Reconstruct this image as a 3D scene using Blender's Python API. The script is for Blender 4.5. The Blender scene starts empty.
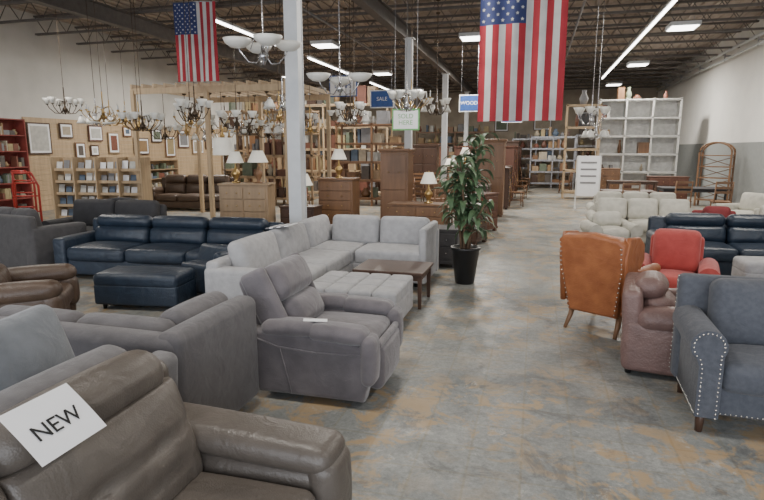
import bpy, bmesh, math, random
from mathutils import Matrix, Vector, Euler
random.seed(7)
R=math.radians
# ------------------------------------------------------------ materials
MATS={}
def mat(name,col,rough=.6,metal=0.,col2=None,nscale=8.,bump=0.,bscale=60.,sheen=0.,spec=.5,emit=0.,wood=False,trans=0.,voronoi=False):
    if name in MATS: return MATS[name]
    m=bpy.data.materials.new(name); m.use_nodes=True
    nt=m.node_tree; N=nt.nodes; L=nt.links
    b=N['Principled BSDF']
    b.inputs['Roughness'].default_value=rough; b.inputs['Metallic'].default_value=metal
    b.inputs['Specular IOR Level'].default_value=spec
    if sheen: b.inputs['Sheen Weight'].default_value=sheen
    if trans: b.inputs['Transmission Weight'].default_value=trans
    if col2 is None: col2=tuple(c*.8 for c in col)
    tc=N.new('ShaderNodeTexCoord'); mp=N.new('ShaderNodeMapping'); L.new(tc.outputs['Object'],mp.inputs['Vector'])
    if wood: mp.inputs['Scale'].default_value=(1,1,.12)
    no=N.new('ShaderNodeTexNoise'); no.inputs['Scale'].default_value=nscale; no.inputs['Detail'].default_value=5
    L.new(mp.outputs['Vector'],no.inputs['Vector'])
    cr=N.new('ShaderNodeValToRGB'); cr.color_ramp.elements[0].position=.35; cr.color_ramp.elements[1].position=.65
    cr.color_ramp.elements[0].color=(*col2,1); cr.color_ramp.elements[1].color=(*col,1)
    L.new(no.outputs['Fac'],cr.inputs['Fac']); L.new(cr.outputs['Color'],b.inputs['Base Color'])
    if emit:
        b.inputs['Emission Color'].default_value=(*col,1); b.inputs['Emission Strength'].default_value=emit
    if bump:
        if voronoi:
            t=N.new('ShaderNodeTexVoronoi'); t.inputs['Scale'].default_value=bscale; out=t.outputs['Distance']
        else:
            t=N.new('ShaderNodeTexNoise'); t.inputs['Scale'].default_value=bscale; t.inputs['Detail'].default_value=3; out=t.outputs['Fac']
        L.new(tc.outputs['Object'],t.inputs['Vector'])
        t2=N.new('ShaderNodeTexNoise'); t2.inputs['Scale'].default_value=7; t2.inputs['Detail'].default_value=2; t2.inputs['Distortion'].default_value=1.2
        L.new(tc.outputs['Object'],t2.inputs['Vector'])
        bp0=N.new('ShaderNodeBump'); bp0.inputs['Strength'].default_value=.3; bp0.inputs['Distance'].default_value=.03
        L.new(t2.outputs['Fac'],bp0.inputs['Height'])
        bp=N.new('ShaderNodeBump'); bp.inputs['Strength'].default_value=bump; bp.inputs['Distance'].default_value=.01
        L.new(out,bp.inputs['Height']); L.new(bp0.outputs['Normal'],bp.inputs['Normal']); L.new(bp.outputs['Normal'],b.inputs['Normal'])
    MATS[name]=m; return m

leather_br=mat('leather_taupe',(.112,.096,.082),.38,col2=(.088,.075,.064),nscale=5,bump=.12,bscale=140,voronoi=True)
leather_br2=mat('leather_brown',(.085,.055,.038),.4,bump=.2,bscale=90,voronoi=True)
fab_gray=mat('fabric_gray',(.15,.145,.15),.95,col2=(.12,.116,.12),nscale=14,bump=.3,bscale=250,sheen=.2)
fab_dgray=mat('fabric_dark_gray',(.115,.108,.112),.95,nscale=10,bump=.3,bscale=250,sheen=.2)
charc=mat('fabric_charcoal',(.075,.072,.075),.9,nscale=10,bump=.2,bscale=250,sheen=.1)
fab_pill=mat('fabric_bluegray',(.155,.17,.19),.95,nscale=10,bump=.3,bscale=250,sheen=.3)
suede=mat('suede_lavender_gray',(.15,.135,.143),.9,col2=(.105,.095,.102),nscale=6,bump=.25,bscale=160,sheen=.35)
fab_white=mat('fabric_offwhite',(.42,.42,.43),.95,col2=(.35,.35,.36),nscale=12,bump=.3,bscale=200,sheen=.1)
navy=mat('leather_navy',(.024,.038,.060),.38,col2=(.018,.028,.046),bump=.15,bscale=100,voronoi=True)
fab_blue=mat('linen_bluegray',(.085,.092,.110),.9,col2=(.066,.072,.088),nscale=30,bump=.3,bscale=300,sheen=.12)
orange=mat('leather_orange',(.38,.135,.05),.45,col2=(.28,.092,.034),bump=.2,bscale=80,voronoi=True)
red=mat('fabric_coral_red',(.50,.085,.075),.85,col2=(.42,.065,.058),bump=.2,bscale=200,sheen=.2)
pinkb=mat('leather_rose_tan',(.20,.125,.112),.45,col2=(.155,.095,.085),bump=.25,bscale=70,voronoi=True)
cream=mat('fabric_cream',(.60,.585,.52),.9,col2=(.5,.49,.43),nscale=10)
maroon=mat('fabric_maroon',(.22,.03,.035),.8)
black=mat('fabric_black',(.045,.045,.05),.8)
wood_d=mat('wood_dark',(.075,.040,.026),.4,wood=True,nscale=14)
wood_m=mat('wood_medium',(.21,.11,.055),.42,wood=True,nscale=14)
wood_r=mat('wood_reddish',(.13,.055,.035),.4,wood=True,nscale=14)
wood_l=mat('wood_light',(.50,.37,.23),.55,wood=True,nscale=14)
wood_t=mat('wood_tan',(.36,.25,.15),.5,wood=True,nscale=14)
woods=[wood_d,wood_m,wood_r,wood_t,wood_m,wood_d]
white_p=mat('paint_white',(.60,.62,.64),.5,col2=(.56,.58,.60))
offw=mat('shelf_white',(.68,.68,.66),.5)
metal_g=mat('metal_gray',(.4,.4,.42),.35,.9)
brass=mat('brass',(.55,.38,.16),.3,1.)
bronze=mat('bronze_dark',(.09,.065,.045),.4,.8)
nickel=mat('nickel',(.6,.6,.62),.25,1.)
nail=mat('nailhead',(.75,.72,.66),.25,1.)
glassw=mat('frosted_glass',(.8,.79,.74),.3,col2=(.74,.73,.68))
shade=mat('lamp_shade_linen',(.85,.82,.74),.8,col2=(.8,.77,.68),emit=.12)
blackp=mat('black_plastic',(.012,.012,.013),.35)
paper=mat('paper_white',(.80,.81,.83),.7,col2=(.77,.78,.80))
ink=mat('ink_black',(.01,.01,.01),.8)
leaf=mat('leaf_green',(.12,.19,.095),.45,col2=(.05,.10,.05),nscale=6)
bark=mat('bark',(.16,.1,.06),.9)
soil=mat('soil',(.03,.02,.015),.95)
joist_m=mat('joist_paint',(.12,.105,.095),.6,col2=(.085,.074,.066))
redp=mat('paint_red',(.45,.04,.03),.4)
signb=mat('sign_blue',(.03,.09,.32),.5)
signg=mat('sign_green',(.15,.42,.14),.5)
gal=mat('galvanised',(.3,.3,.31),.5,.6)
goods=[mat('goods_%d'%i,c,.6) for i,c in enumerate([(.42,.36,.27),(.10,.085,.075),(.5,.5,.47),(.2,.075,.05),(.1,.14,.2),(.28,.18,.09),(.13,.16,.11),(.38,.3,.16),(.22,.22,.23)])]

# ------------------------------------------------------------ builder
class B:
    def __init__(s): s.v=[];s.f=[];s.mi=[];s.sm=[];s.mats=[]
    def add(s,vs,fs,m,M=None,smooth=True):
        o=len(s.v)
        if M is not None: vs=[M@Vector(v) for v in vs]
        s.v+= [tuple(v) for v in vs]
        if m not in s.mats: s.mats.append(m)
        k=s.mats.index(m)
        for i,f in enumerate(fs):
            s.f.append([o+j for j in f]); s.mi.append(k)
            s.sm.append(smooth if isinstance(smooth,bool) else smooth[i])
    def rbox(s,m,size,c,r=.02,rot=(0,0,0),puff=(0,0,0),seg=None):
        h=[x/2 for x in size]; r=min(r,min(h)*.96)
        if seg is None: seg=4 if any(puff) else 1
        cs=[-1,-.6,-.27] if r>.012 else [-1]
        ax=[]
        for hh in h:
            i0=hh-r; l=[(-i0,d) for d in cs]
            l+=[(-i0+2*i0*k/seg,0) for k in range(seg+1)]
            l+=[(i0,-d) for d in reversed(cs)]; ax.append(l)
        n=len(ax[0]); idx={}; vs=[]
        def vert(i,j,k):
            key=(i,j,k)
            if key in idx: return idx[key]
            a,b_,c_=ax[0][i],ax[1][j],ax[2][k]
            d=Vector((a[1],b_[1],c_[1])).normalized()
            p=Vector((a[0],b_[0],c_[0]))+d*r
            q=[p[t]/h[t] for t in range(3)]
            w=[max(0,1-x*x) for x in q]
            p.x+=puff[0]*q[0]*w[1]*w[2]; p.y+=puff[1]*q[1]*w[0]*w[2]; p.z+=puff[2]*q[2]*w[0]*w[1]
            vs.append(p); idx[key]=len(vs)-1; return idx[key]
        fs=[]
        for i in range(n-1):
            for j in range(n-1):
                for e,fl in ((0,1),(n-1,0)):
                    q=[(i,j),(i+1,j),(i+1,j+1),(i,j+1)]
                    if fl: q=q[::-1]
                    fs.append([vert(a,b_,e) for a,b_ in q])
                    fs.append([vert(e,a,b_) for a,b_ in q])
                    fs.append([vert(b_,e,a) for a,b_ in q])
        M=Matrix.Translation(c)@Euler(rot).to_matrix().to_4x4()
        s.add(vs,fs,m,M,True if r>.012 else False)
    def box(s,m,size,c,rot=(0,0,0)):
        x,y,z=[k/2 for k in size]
        vs=[(-x,-y,-z),(x,-y,-z),(x,y,-z),(-x,y,-z),(-x,-y,z),(x,-y,z),(x,y,z),(-x,y,z)]
        fs=[(0,3,2,1),(4,5,6,7),(0,1,5,4),(1,2,6,5),(2,3,7,6),(3,0,4,7)]
        s.add(vs,fs,m,Matrix.Translation(c)@Euler(rot).to_matrix().to_4x4(),False)
    def cyl(s,m,p0,p1,r0,r1=None,n=10,smooth=True):
        r1=r0 if r1 is None else r1
        p0=Vector(p0);p1=Vector(p1);d=p1-p0
        q=d.to_track_quat('Z','Y').to_matrix().to_4x4(); L=d.length
        vs=[];fs=[];sm=[]
        for k,(rr,z) in enumerate(((r0,0),(r1,L))):
            for i in range(n):
                a=2*math.pi*i/n+(math.pi/n); vs.append((rr*math.cos(a),rr*math.sin(a),z))
        for i in range(n):
            j=(i+1)%n; fs.append((i,j,n+j,n+i)); sm.append(smooth and n>5)
        fs.append(tuple(range(n))[::-1]); fs.append(tuple(range(n,2*n))); sm+=[False,False]
        s.add(vs,fs,m,Matrix.Translation(p0)@q,sm)
    def lathe(s,m,prof,c=(0,0,0),n=14,M=None):
        vs=[];fs=[]
        for r,z in prof:
            for i in range(n):
                a=2*math.pi*i/n; vs.append((r*math.cos(a),r*math.sin(a),z))
        for k in range(len(prof)-1):
            for i in range(n):
                j=(i+1)%n; fs.append((k*n+i,k*n+j,(k+1)*n+j,(k+1)*n+i))
        T=Matrix.Translation(c)
        s.add(vs,fs,m,T@M if M is not None else T,True)
    def ball(s,m,c,r,n=8):
        s.lathe(m,[(max(.0005,r*math.sin(math.pi*k/5)),-r*math.cos(math.pi*k/5)) for k in range(6)],c,n)
    def tube(s,m,pts,r,n=6):
        pts=[Vector(p) for p in pts]; vs=[];fs=[]
        for i,p in enumerate(pts):
            d=(pts[min(i+1,len(pts)-1)]-pts[max(i-1,0)]).normalized()
            up=Vector((0,0,1)) if abs(d.z)<.95 else Vector((1,0,0))
            a=d.cross(up).normalized(); b_=d.cross(a)
            rr=r[i] if isinstance(r,(list,tuple)) else r
            for k in range(n):
                t=2*math.pi*k/n; vs.append(p+a*rr*math.cos(t)+b_*rr*math.sin(t))
        for i in range(len(pts)-1):
            for k in range(n):
                j=(k+1)%n; fs.append((i*n+k,i*n+j,(i+1)*n+j,(i+1)*n+k))
        fs.append(tuple(range(n))[::-1]); fs.append(tuple(range((len(pts)-1)*n,len(pts)*n)))
        s.add(vs,fs,m)
    def prism(s,m,pts,axis,a,b_,bev=.015,M=None):
        bm=bmesh.new()
        def P(u,v,w):
            return {'x':(w,u,v),'y':(u,w,v),'z':(u,v,w)}[axis]
        v0=[bm.verts.new(P(u,v,a)) for u,v in pts]; v1=[bm.verts.new(P(u,v,b_)) for u,v in pts]
        bm.faces.new(v0); bm.faces.new(v1[::-1]); n=len(pts)
        for i in range(n): bm.faces.new((v0[i],v1[i],v1[(i+1)%n],v0[(i+1)%n]))
        bmesh.ops.recalc_face_normals(bm,faces=bm.faces)
        if bev:
            cap=[e for e in bm.edges if (abs(e.verts[0].co['xyz'.index(axis)]-e.verts[1].co['xyz'.index(axis)])<1e-6)]
            bmesh.ops.bevel(bm,geom=cap,offset=bev,segments=2,profile=.6,affect='EDGES',clamp_overlap=True)
        bm.verts.index_update(); ai='xyz'.index(axis)
        vs=[v.co.copy() for v in bm.verts]; fs=[[v.index for v in f.verts] for f in bm.faces]
        sm=[len(f.verts)<=4 and abs(f.normal[ai])<.98 for f in bm.faces]
        bm.free(); s.add(vs,fs,m,M,sm)
    def obj(s,name,loc=(0,0,0),rz=0.,rot=None):
        me=bpy.data.meshes.new(name); me.from_pydata(s.v,[],s.f)
        for m in s.mats: me.materials.append(m)
        me.polygons.foreach_set('material_index',s.mi); me.polygons.foreach_set('use_smooth',s.sm); me.update()
        o=bpy.data.objects.new(name,me); bpy.context.scene.collection.objects.link(o)
        o.location=loc; o.rotation_euler=rot if rot else (0,0,R(rz)); return o
def dup(o,name,loc,rz=0.,sc=None):
    n=bpy.data.objects.new(name,o.data); bpy.context.scene.collection.objects.link(n)
    n.location=loc; n.rotation_euler=(0,0,R(rz))
    if sc: n.scale=(sc,sc,sc)
    return n

# ------------------------------------------------------------ room
XL,XR,YB,YF,ZC=-14.,6.2,34.,-3.,5.6
def floor_mat():
    m=bpy.data.materials.new('worn_concrete_floor'); m.use_nodes=True; nt=m.node_tree;N=nt.nodes;L=nt.links;b=N['Principled BSDF']
    tc=N.new('ShaderNodeTexCoord')
    def noise(sc,det=6,rough=.6,dist=0):
        n=N.new('ShaderNodeTexNoise'); n.inputs['Scale'].default_value=sc; n.inputs['Detail'].default_value=det; n.inputs['Roughness'].default_value=rough; n.inputs['Distortion'].default_value=dist
        L.new(tc.outputs['Object'],n.inputs['Vector']); return n
    def ramp(src,p0,p1,c0,c1):
        r=N.new('ShaderNodeValToRGB'); r.color_ramp.elements[0].position=p0; r.color_ramp.elements[1].position=p1
        r.color_ramp.elements[0].color=(*c0,1); r.color_ramp.elements[1].color=(*c1,1); L.new(src,r.inputs['Fac']); return r
    def mix(fac,c1,c2,mode='MIX'):
        x=N.new('ShaderNodeMixRGB'); x.blend_type=mode
        for s_,v in (('Fac',fac),('Color1',c1),('Color2',c2)):
            if isinstance(v,(int,float)): x.inputs[s_].default_value=v
            elif isinstance(v,tuple): x.inputs[s_].default_value=(*v,1)
            else: L.new(v,x.inputs[s_])
        return x.outputs['Color']
    def mul(a,c):
        x=N.new('ShaderNodeMath'); x.operation='MULTIPLY'
        for i,v in enumerate((a,c)):
            if isinstance(v,(int,float)): x.inputs[i].default_value=v
            else: L.new(v,x.inputs[i])
        return x.outputs[0]
    base=ramp(noise(1.1,8,.65).outputs['Fac'],.35,.65,(.17,.19,.195),(.31,.32,.31)).outputs['Color']
    speck=ramp(noise(30,8,.8).outputs['Fac'],.35,.65,(.66,.66,.66),(1.25,1.23,1.2)).outputs['Color']
    base=mix(1.,base,speck,'MULTIPLY')
    st=ramp(noise(4.2,10,.72,.6).outputs['Fac'],.49,.56,(0,0,0),(1,1,1)).outputs['Color']
    big=ramp(noise(.7,4,.6).outputs['Fac'],.38,.55,(.2,.2,.2),(1,1,1)).outputs['Color']
    c=mix(mul(mul(st,big),.85),base,(.40,.285,.16))
    dk=ramp(noise(2.3,10,.75,.8).outputs['Fac'],.54,.62,(0,0,0),(1,1,1)).outputs['Color']
    c=mix(mul(dk,.6),c,(.105,.105,.105))
    lt=ramp(noise(6,12,.8,.3).outputs['Fac'],.58,.64,(0,0,0),(1,1,1)).outputs['Color']
    c=mix(mul(lt,.55),c,(.46,.46,.44))
    br=N.new('ShaderNodeTexBrick'); br.offset=0; br.inputs['Scale'].default_value=1.; br.inputs['Brick Width'].default_value=.3; br.inputs['Row Height'].default_value=.3
    br.inputs['Mortar Size'].default_value=.012; br.inputs['Mortar Smooth'].default_value=.8
    br.inputs['Color1'].default_value=(1,1,1,1); br.inputs['Color2'].default_value=(.86,.86,.86,1); br.inputs['Mortar'].default_value=(.84,.76,.62,1)
    L.new(tc.outputs['Object'],br.inputs['Vector'])
    c=mix(.6,c,br.outputs['Color'],'MULTIPLY'); L.new(c,b.inputs['Base Color'])
    rr=ramp(noise(3.5,8,.7).outputs['Fac'],.3,.7,(.30,.30,.30),(.62,.62,.62)); L.new(rr.outputs['Color'],b.inputs['Roughness'])
    bp=N.new('ShaderNodeBump'); bp.inputs['Strength'].default_value=.25; bp.inputs['Distance'].default_value=.004
    L.new(noise(12,8,.7).outputs['Fac'],bp.inputs['Height']); L.new(bp.outputs['Normal'],b.inputs['Normal'])
    b.inputs['Specular IOR Level'].default_value=.45
    return m
def slab(name,size,c,m):
    b=B(); b.box(m,size,(0,0,0)); return b.obj(name,c)
slab('floor',(XR-XL+.4,YB-YF+.4,.1),((XR+XL)/2,(YB+YF)/2,-.05),floor_mat())
wallw=mat('wall_paint_white',(.76,.755,.72),.8,col2=(.72,.715,.685),nscale=2)
walll=mat('wall_paint_offwhite',(.60,.585,.55),.8,nscale=2,col2=(.55,.54,.505))
wallg=mat('wall_paint_gray',(.27,.285,.28),.8,col2=(.25,.265,.26))
tanwall=mat('wall_paint_tan',(.42,.36,.28),.8,nscale=2)
b=B(); b.box(wallw,(.2,YB-YF,ZC),(0,0,ZC/2)); b.box(wallg,(.02,YB-YF,2.0),(-.11,0,1.0)); b.obj('wall_right',(XR+.1,(YB+YF)/2,0))
slab('wall_left',(.2,YB-YF,ZC),(XL-.1,(YB+YF)/2,ZC/2),walll)
slab('wall_back',(XR-XL,.2,ZC),((XR+XL)/2,YB+.1,ZC/2),tanwall)
b=B()
for i in range(18): b.box(wood_l,(.03,10.5,.145),(0,0,.073+i*.15))
b.obj('slatwall_panel',(XL+.02,18.2,0))
deck=mat('ceiling_deck_metal',(.40,.335,.28),.7,col2=(.31,.26,.215),nscale=3)
b=B(); b.box(deck,(XR-XL+.4,YB-YF+.4,.08),(0,0,0))
for i in range(66): b.box(deck,(.12,YB-YF,.04),(-9.95+i*.305,0,-.06))
b.obj('ceiling',((XR+XL)/2,(YB+YF)/2,ZC+.04))
b=B(); Wd=XR-XL-.1; zt,zb=ZC-.1,ZC-.58
for z in (zt,zb):
    b.box(joist_m,(Wd,.035,.05),(0,-.03,z)); b.box(joist_m,(Wd,.035,.05),(0,.03,z))
n=int(Wd/.35)
for i in range(n):
    x0=-Wd/2+i*Wd/n; x1=x0+Wd/n
    a,c=(zb,zt) if i%2 else (zt,zb); b.cyl(joist_m,(x0,0,a),(x1,0,c),.012,n=4)
j0=b.obj('ceiling_joist',((XR+XL)/2,3.2,0))
y=4.7
while y<YB-.3: dup(j0,'ceiling_joist',((XR+XL)/2,y,0)); y+=1.5
for gx in (-3.45,-9.5):
    b=B(); L_=YB-YF-.4
    b.box(joist_m,(.2,L_,.03),(0,0,-.36)); b.box(joist_m,(.2,L_,.03),(0,0,-.02)); b.box(joist_m,(.03,L_,.34),(0,0,-.19))
    b.obj('ceiling_beam',(gx,(YB+YF)/2,ZC-.62))
def column(x,y,w=.2):
    b=B(); H=ZC-1.0
    b.box(white_p,(w,.02,H),(0,-w/2+.01,H/2+.02)); b.box(white_p,(w,.02,H),(0,w/2-.01,H/2+.02)); b.rbox(white_p,(w-.02,w-.04,H),(0,0,H/2+.02),.006)
    b.box(white_p,(w+.14,w+.14,.02),(0,0,.01)); b.box(white_p,(w+.1,w+.1,.02),(0,0,H+.01))
    b.obj('support_column',(x,y,0))
column(-3.43,7.82,.2); column(-3.3,14.9,.18); column(-3.45,22,.2); column(-3.45,29,.2)
b=B()
for zz,rr in ((5.0,.05),(4.75,.03)): b.cyl(white_p,(0,-15,zz),(0,15,zz),rr)
for yy in range(-14,15,3): b.box(metal_g,(.19,.04,.04),(.095,yy,4.87)); b.box(metal_g,(.03,.04,.35),(0,yy,4.87))
b.obj('wall_pipe',(XR-.22,18,0))
b=B(); b.cyl(gal,(0,-12,0),(0,14,0),.03,n=8)
sp=b.obj('sprinkler_pipe',(.85,18,ZC-.7)); dup(sp,'sprinkler_pipe',(-5.2,18,ZC-.7))
def em(name,col,st):
    m=bpy.data.materials.new(name); m.use_nodes=True; nt=m.node_tree
    e=nt.nodes['Principled BSDF']; e.inputs['Base Color'].default_value=(*col,1)
    e.inputs['Emission Color'].default_value=(*col,1); e.inputs['Emission Strength'].default_value=st; return m
tube_m=em('fluorescent_tube',(1,.98,.93),12.); panel_m=em('light_lens',(1,.98,.94),9.)
def strip(x,y0,y1):
    b=B(); L_=y1-y0
    b.box(white_p,(.12,L_,.06),(0,0,.05)); b.cyl(tube_m,(0,-L_/2,0),(0,L_/2,0),.03,n=8)
    for k in range(int(L_/3)+1):
        yy=-L_/2+.1+k*(L_-.2)/max(1,int(L_/3)); b.cyl(metal_g,(0,yy,.08),(0,yy,.3),.008,n=4)
    b.obj('fluorescent_strip_light',(x,(y0+y1)/2,ZC-.88))
strip(2.55,12,26); strip(-7.3,11.9,15.5); strip(-7.3,17.8,23.5); strip(-7.3,25,32)
def area(name,loc,rot,sx,sy,pw,col):
    l=bpy.data.lights.new(name,'AREA'); l.shape='RECTANGLE'; l.size=sx; l.size_y=sy; l.energy=pw; l.color=col
    o=bpy.data.objects.new(name,l); bpy.context.scene.collection.objects.link(o); o.location=loc; o.rotation_euler=rot
b=B(); b.box(white_p,(.7,.7,.1),(0,0,.06)); b.box(panel_m,(.62,.62,.02),(0,0,0))
for sx in (-.25,.25): b.cyl(metal_g,(sx,0,.1),(sx,0,.3),.008,n=4)
pl=None
for yy in (3.,9.2,16.7,23.4,30.2):
    for xx in (-10.4,-6.3,-1.87,3.5):
        if yy==9.2 and xx in(-6.3,): continue
        if pl is None: pl=b.obj('ceiling_light_panel',(xx,yy,ZC-.74))
        else: dup(pl,'ceiling_light_panel',(xx,yy,ZC-.74))
        if yy<24 and not(yy==3. and xx<-7): area('ceiling_panel_lamp',(xx,yy,ZC-.77),(0,0,0),.6,.6,{3.:85,9.2:130,16.7:260,23.4:300}[yy],(1,.94,.85))
area('storefront_window_light',((XR+XL)/2+2,YF+.2,1.9),(R(90),0,0),16,3.4,600,(.9,.94,1.))
w=bpy.data.worlds.new('World'); bpy.context.scene.world=w; w.use_nodes=True
w.node_tree.nodes['Background'].inputs[0].default_value=(.85,.9,1,1); w.node_tree.nodes['Background'].inputs[1].default_value=1.0

# ------------------------------------------------------------ furniture generators
def roll_profile(ah,leg,side):
    pts=[(0,leg),(0,ah-.165)]
    for k in range(13):
        a=R(-35+k*22.5); pts.append((-.09+.105*math.cos(a),ah-.105+.105*math.sin(a)))
    pts+=[(-.135,ah-.24),(-.135,leg)]
    return [(x*side,z) for x,z in pts]
def sofa(name,loc,rz,W,D,Hb,m,n=2,aw=.2,ah=.62,style='box',sh=.45,leg=.07,tiers=1,arms=(1,1),tilt=12,legm=None,nails=False,seatm=None,puff=.035,camel=False,legr=.025,fullback=False):
    b=B(); legm=legm or blackp; y0=-D/2
    al=aw if arms[0] else 0; ar=aw if arms[1] else 0
    iw=W-al-ar; cx=(al-ar)/2
    b.rbox(m,(iw+.02,D-.1,sh-.15-leg),(cx,-.0,leg+(sh-.15-leg)/2),.03)
    sw=iw/n; bt=.24; sd=D-bt-.02
    for i in range(n):
        x=cx-iw/2+sw*(i+.5)
        b.rbox(seatm or m,(sw-.008,sd,.19),(x,y0+sd/2-.0,sh-.085),.06,puff=(0,.012,puff))
        hb=Hb-sh
        t=R(-tilt)
        if tiers==1:
            b.rbox(m,(sw-.01,.19,hb+.02),(x,D/2-.25,sh+hb/2),.075,rot=(t,0,0),puff=(0,.045,.01))
        else:
            h1=hb*.56; h2=hb*.48
            b.rbox(m,(sw-.012,.2,h1+.04),(x,D/2-.27,sh+h1/2-.01),.08,rot=(t,0,0),puff=(0,.05,0))
            b.rbox(m,(sw-.012,.22,h2),(x,D/2-.2,sh+h1+h2/2-.02),.095,rot=(t,0,0),puff=(0,.03,.01))
    bh=Hb-(.0 if fullback else .07)-leg
    b.rbox(m,(W-.04 if (style!='roll' or fullback) else iw+.06,.15,bh),(0 if (style!='roll' or fullback) else cx,D/2-.09,leg+bh/2),.05,rot=(R(-4),0,0),puff=(0,.01,0))
    if camel:
        pts=[(-iw/2,leg+.1)]+[(-iw/2+iw*k/16,Hb-.12+.16*math.sin(math.pi*k/16)**1.5) for k in range(17)]+[(iw/2,leg+.1)]
        b.prism(m,pts,'y',D/2-.16,D/2-.02,.03)
    for s_,on in ((-1,arms[0]),(1,arms[1])):
        if not on: continue
        xc=s_*(W/2-aw/2)
        if style=='box': b.rbox(m,(aw,D-.03,ah-leg),(xc,-.01,leg+(ah-leg)/2),.045,puff=(.01,.005,.01))
        elif style=='pad':
            b.rbox(m,(aw-.02,D-.06,ah-.1-leg),(xc,.0,leg+(ah-.1-leg)/2),.05,puff=(.01,.02,0))
            b.rbox(m,(aw+.03,D-.12,.17),(xc,-.06,ah-.075),.08,puff=(.01,.02,.02),rot=(R(-2),0,0))
            b.rbox(m,(aw+.01,.16,ah*.55),(xc,-D/2+.07,ah*.58),.07,puff=(0,.02,0))
        elif style=='roll':
            xi=s_*(W/2-aw)
            M=Matrix.Translation((xi,0,0)); pr=roll_profile(ah,leg,-s_)
            b.prism(m,pr,'y',y0,D/2-.12,.012,M=M)
            if nails:
                pts=[Vector(q) for q in pr]; L_=0
                for i in range(len(pts)-1):
                    a,c=pts[i],pts[i+1]; seg=(c-a).length
                    while L_<seg:
                        p=a+(c-a)*(L_/seg)
                        ins=p+(Vector((.07*s_,min(p.y,ah-.105)))-p).normalized()*.018
                        b.ball(nail,(ins.x+xi,y0-.001,ins.y),.0065,6); L_+=.03
                    L_-=seg
    if nails:
        k=int(iw/.03)
        for i in range(k): b.ball(nail,(cx-iw/2+.02+i*(iw-.03)/k,-D/2+.05,leg+.02),.0065,6)
        k=int(D/.03)
        for i in range(k):
            for s_ in (-1,1): b.ball(nail,(s_*(W/2-aw+.136),-D/2+.02+i*(D-.14)/k,leg+.02),.0065,6)
        for i in range(22): b.ball(nail,(-W/2+.02,D/2-.05-.0016*i,leg+.05+i*.034),.0065,6)
    for sx in (-1,1):
        for sy in (-1,1):
            b.cyl(legm,(sx*(W/2-.11),sy*(D/2-.09),leg+.03),(sx*(W/2-.105),sy*(D/2-.08),0),legr*1.5,legr,n=8)
    return b.obj(name,loc,rz)

# 1 foreground taupe leather reclining sofa
def cushion_sheet(b,m,w,h,t,c,rot,tufts,r=.06,bulge=.03):
    """back cushion: rounded pillow with sewn tuft creases (tufts: list of (x,z,depth,rx,rz))"""
    nx,nz=26,26; vs=[];fs=[]
    def sup(a,p): return (1-abs(a)**p)**(1/p) if abs(a)<1 else 0
    for side in (-1,1):
        for j in range(nz+1):
            for i in range(nx+1):
                u=-1+2*i/nx; v=-1+2*j/nz
                u=math.sin(u*math.pi/2); v=math.sin(v*math.pi/2)
                e=(sup(u,5)*sup(v,5))
                y=side*(t/2)*(e**.5)
                if side<0:
                    y-=bulge*(1-u*u)*(1-v*v)
                    for (tx,tz,dp,rx,rz_) in tufts: y+=dp*math.exp(-((u*w/2-tx)/rx)**2-((v*h/2-tz)/rz_)**2)
                vs.append((u*w/2,y,v*h/2))
    o=(nx+1)*(nz+1)
    for j in range(nz):
        for i in range(nx):
            a=j*(nx+1)+i
            fs.append((a,a+1,a+nx+2,a+nx+1)); fs.append((o+a,o+a+nx+1,o+a+nx+2,o+a+1))
    b.add(vs,fs,m,Matrix.Translation(c)@Euler(rot).to_matrix().to_4x4())
def leather_sofa():
    W,D=2.08,.98; b=B(); m=leather_br
    b.rbox(m,(W-.3,D-.14,.34),(0,0,.21),.04)
    b.rbox(m,(W-.06,.15,.80),(0,D/2-.09,.46),.07,rot=(R(-5),0,0))
    sw=(W-.5)/2; t=R(-17)
    for i in (-1,1):
        x=i*sw/2
        b.rbox(m,(sw-.01,.64,.18),(x,-.13,.385),.06,puff=(0,.015,.03),seg=6)
        b.rbox(m,(sw-.02,.12,.3),(x,-D/2+.06,.23),.055,puff=(0,.02,0))
        tf=[(-sw*.2,.02,.028,.05,.03),(sw*.2,.02,.028,.05,.03),(0,-.1,.02,.3,.016),(0,.02,.022,.5,.014),
            (-sw*.31,-.09,.022,.014,.14),(sw*.31,-.09,.022,.014,.14)]
        cushion_sheet(b,m,sw-.004,.44,.23,(x,.215,.635),(t,0,0),tf,bulge=.035)
        b.rbox(m,(sw-.006,.21,.20),(x,.305,.895),.095,rot=(R(-20),0,0),puff=(0,.02,.012),seg=6)
    for s_ in (-1,1):
        xc=s_*(W/2-.13)
        b.rbox(m,(.23,D-.1,.48),(xc,0,.28),.06,puff=(.015,.015,0))
        b.rbox(m,(.255,.88,.12),(xc,-.04,.565),.058,puff=(.006,.01,.012),rot=(R(2.5),0,0),seg=6)
        b.rbox(m,(.25,.13,.4),(xc,-D/2+.05,.36),.06,puff=(.004,.02,0))
        for sy in (-1,1): b.cyl(blackp,(xc,sy*.4,.06),(xc,sy*.4,0),.03,n=8)
    return b.obj('leather_reclining_sofa',(-1.22,1.12,0),90)
leather_sofa()
def text_part(txt,size,parent,loc,rot=(0,0,0),m=ink):
    c=bpy.data.curves.new('lettering','FONT'); c.body=txt; c.size=size; c.align_x='CENTER'; c.align_y='CENTER'; c.extrude=.0006
    o=bpy.data.objects.new('lettering',c); bpy.context.scene.collection.objects.link(o)
    c.materials.append(m); o.parent=parent; o.location=loc; o.rotation_euler=rot; return o
def paper_sheet(name,w,h,curl,mm=paper):
    b=B(); vs=[];fs=[]; n=8
    for i in range(n+1):
        for j in range(2):
            y=-h/2+h*i/n; vs.append(((j-.5)*w,y,-curl*(y/(h/2))**2))
    for i in range(n): fs.append((2*i,2*i+1,2*i+3,2*i+2))
    b.add(vs,fs,mm); return b
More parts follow.
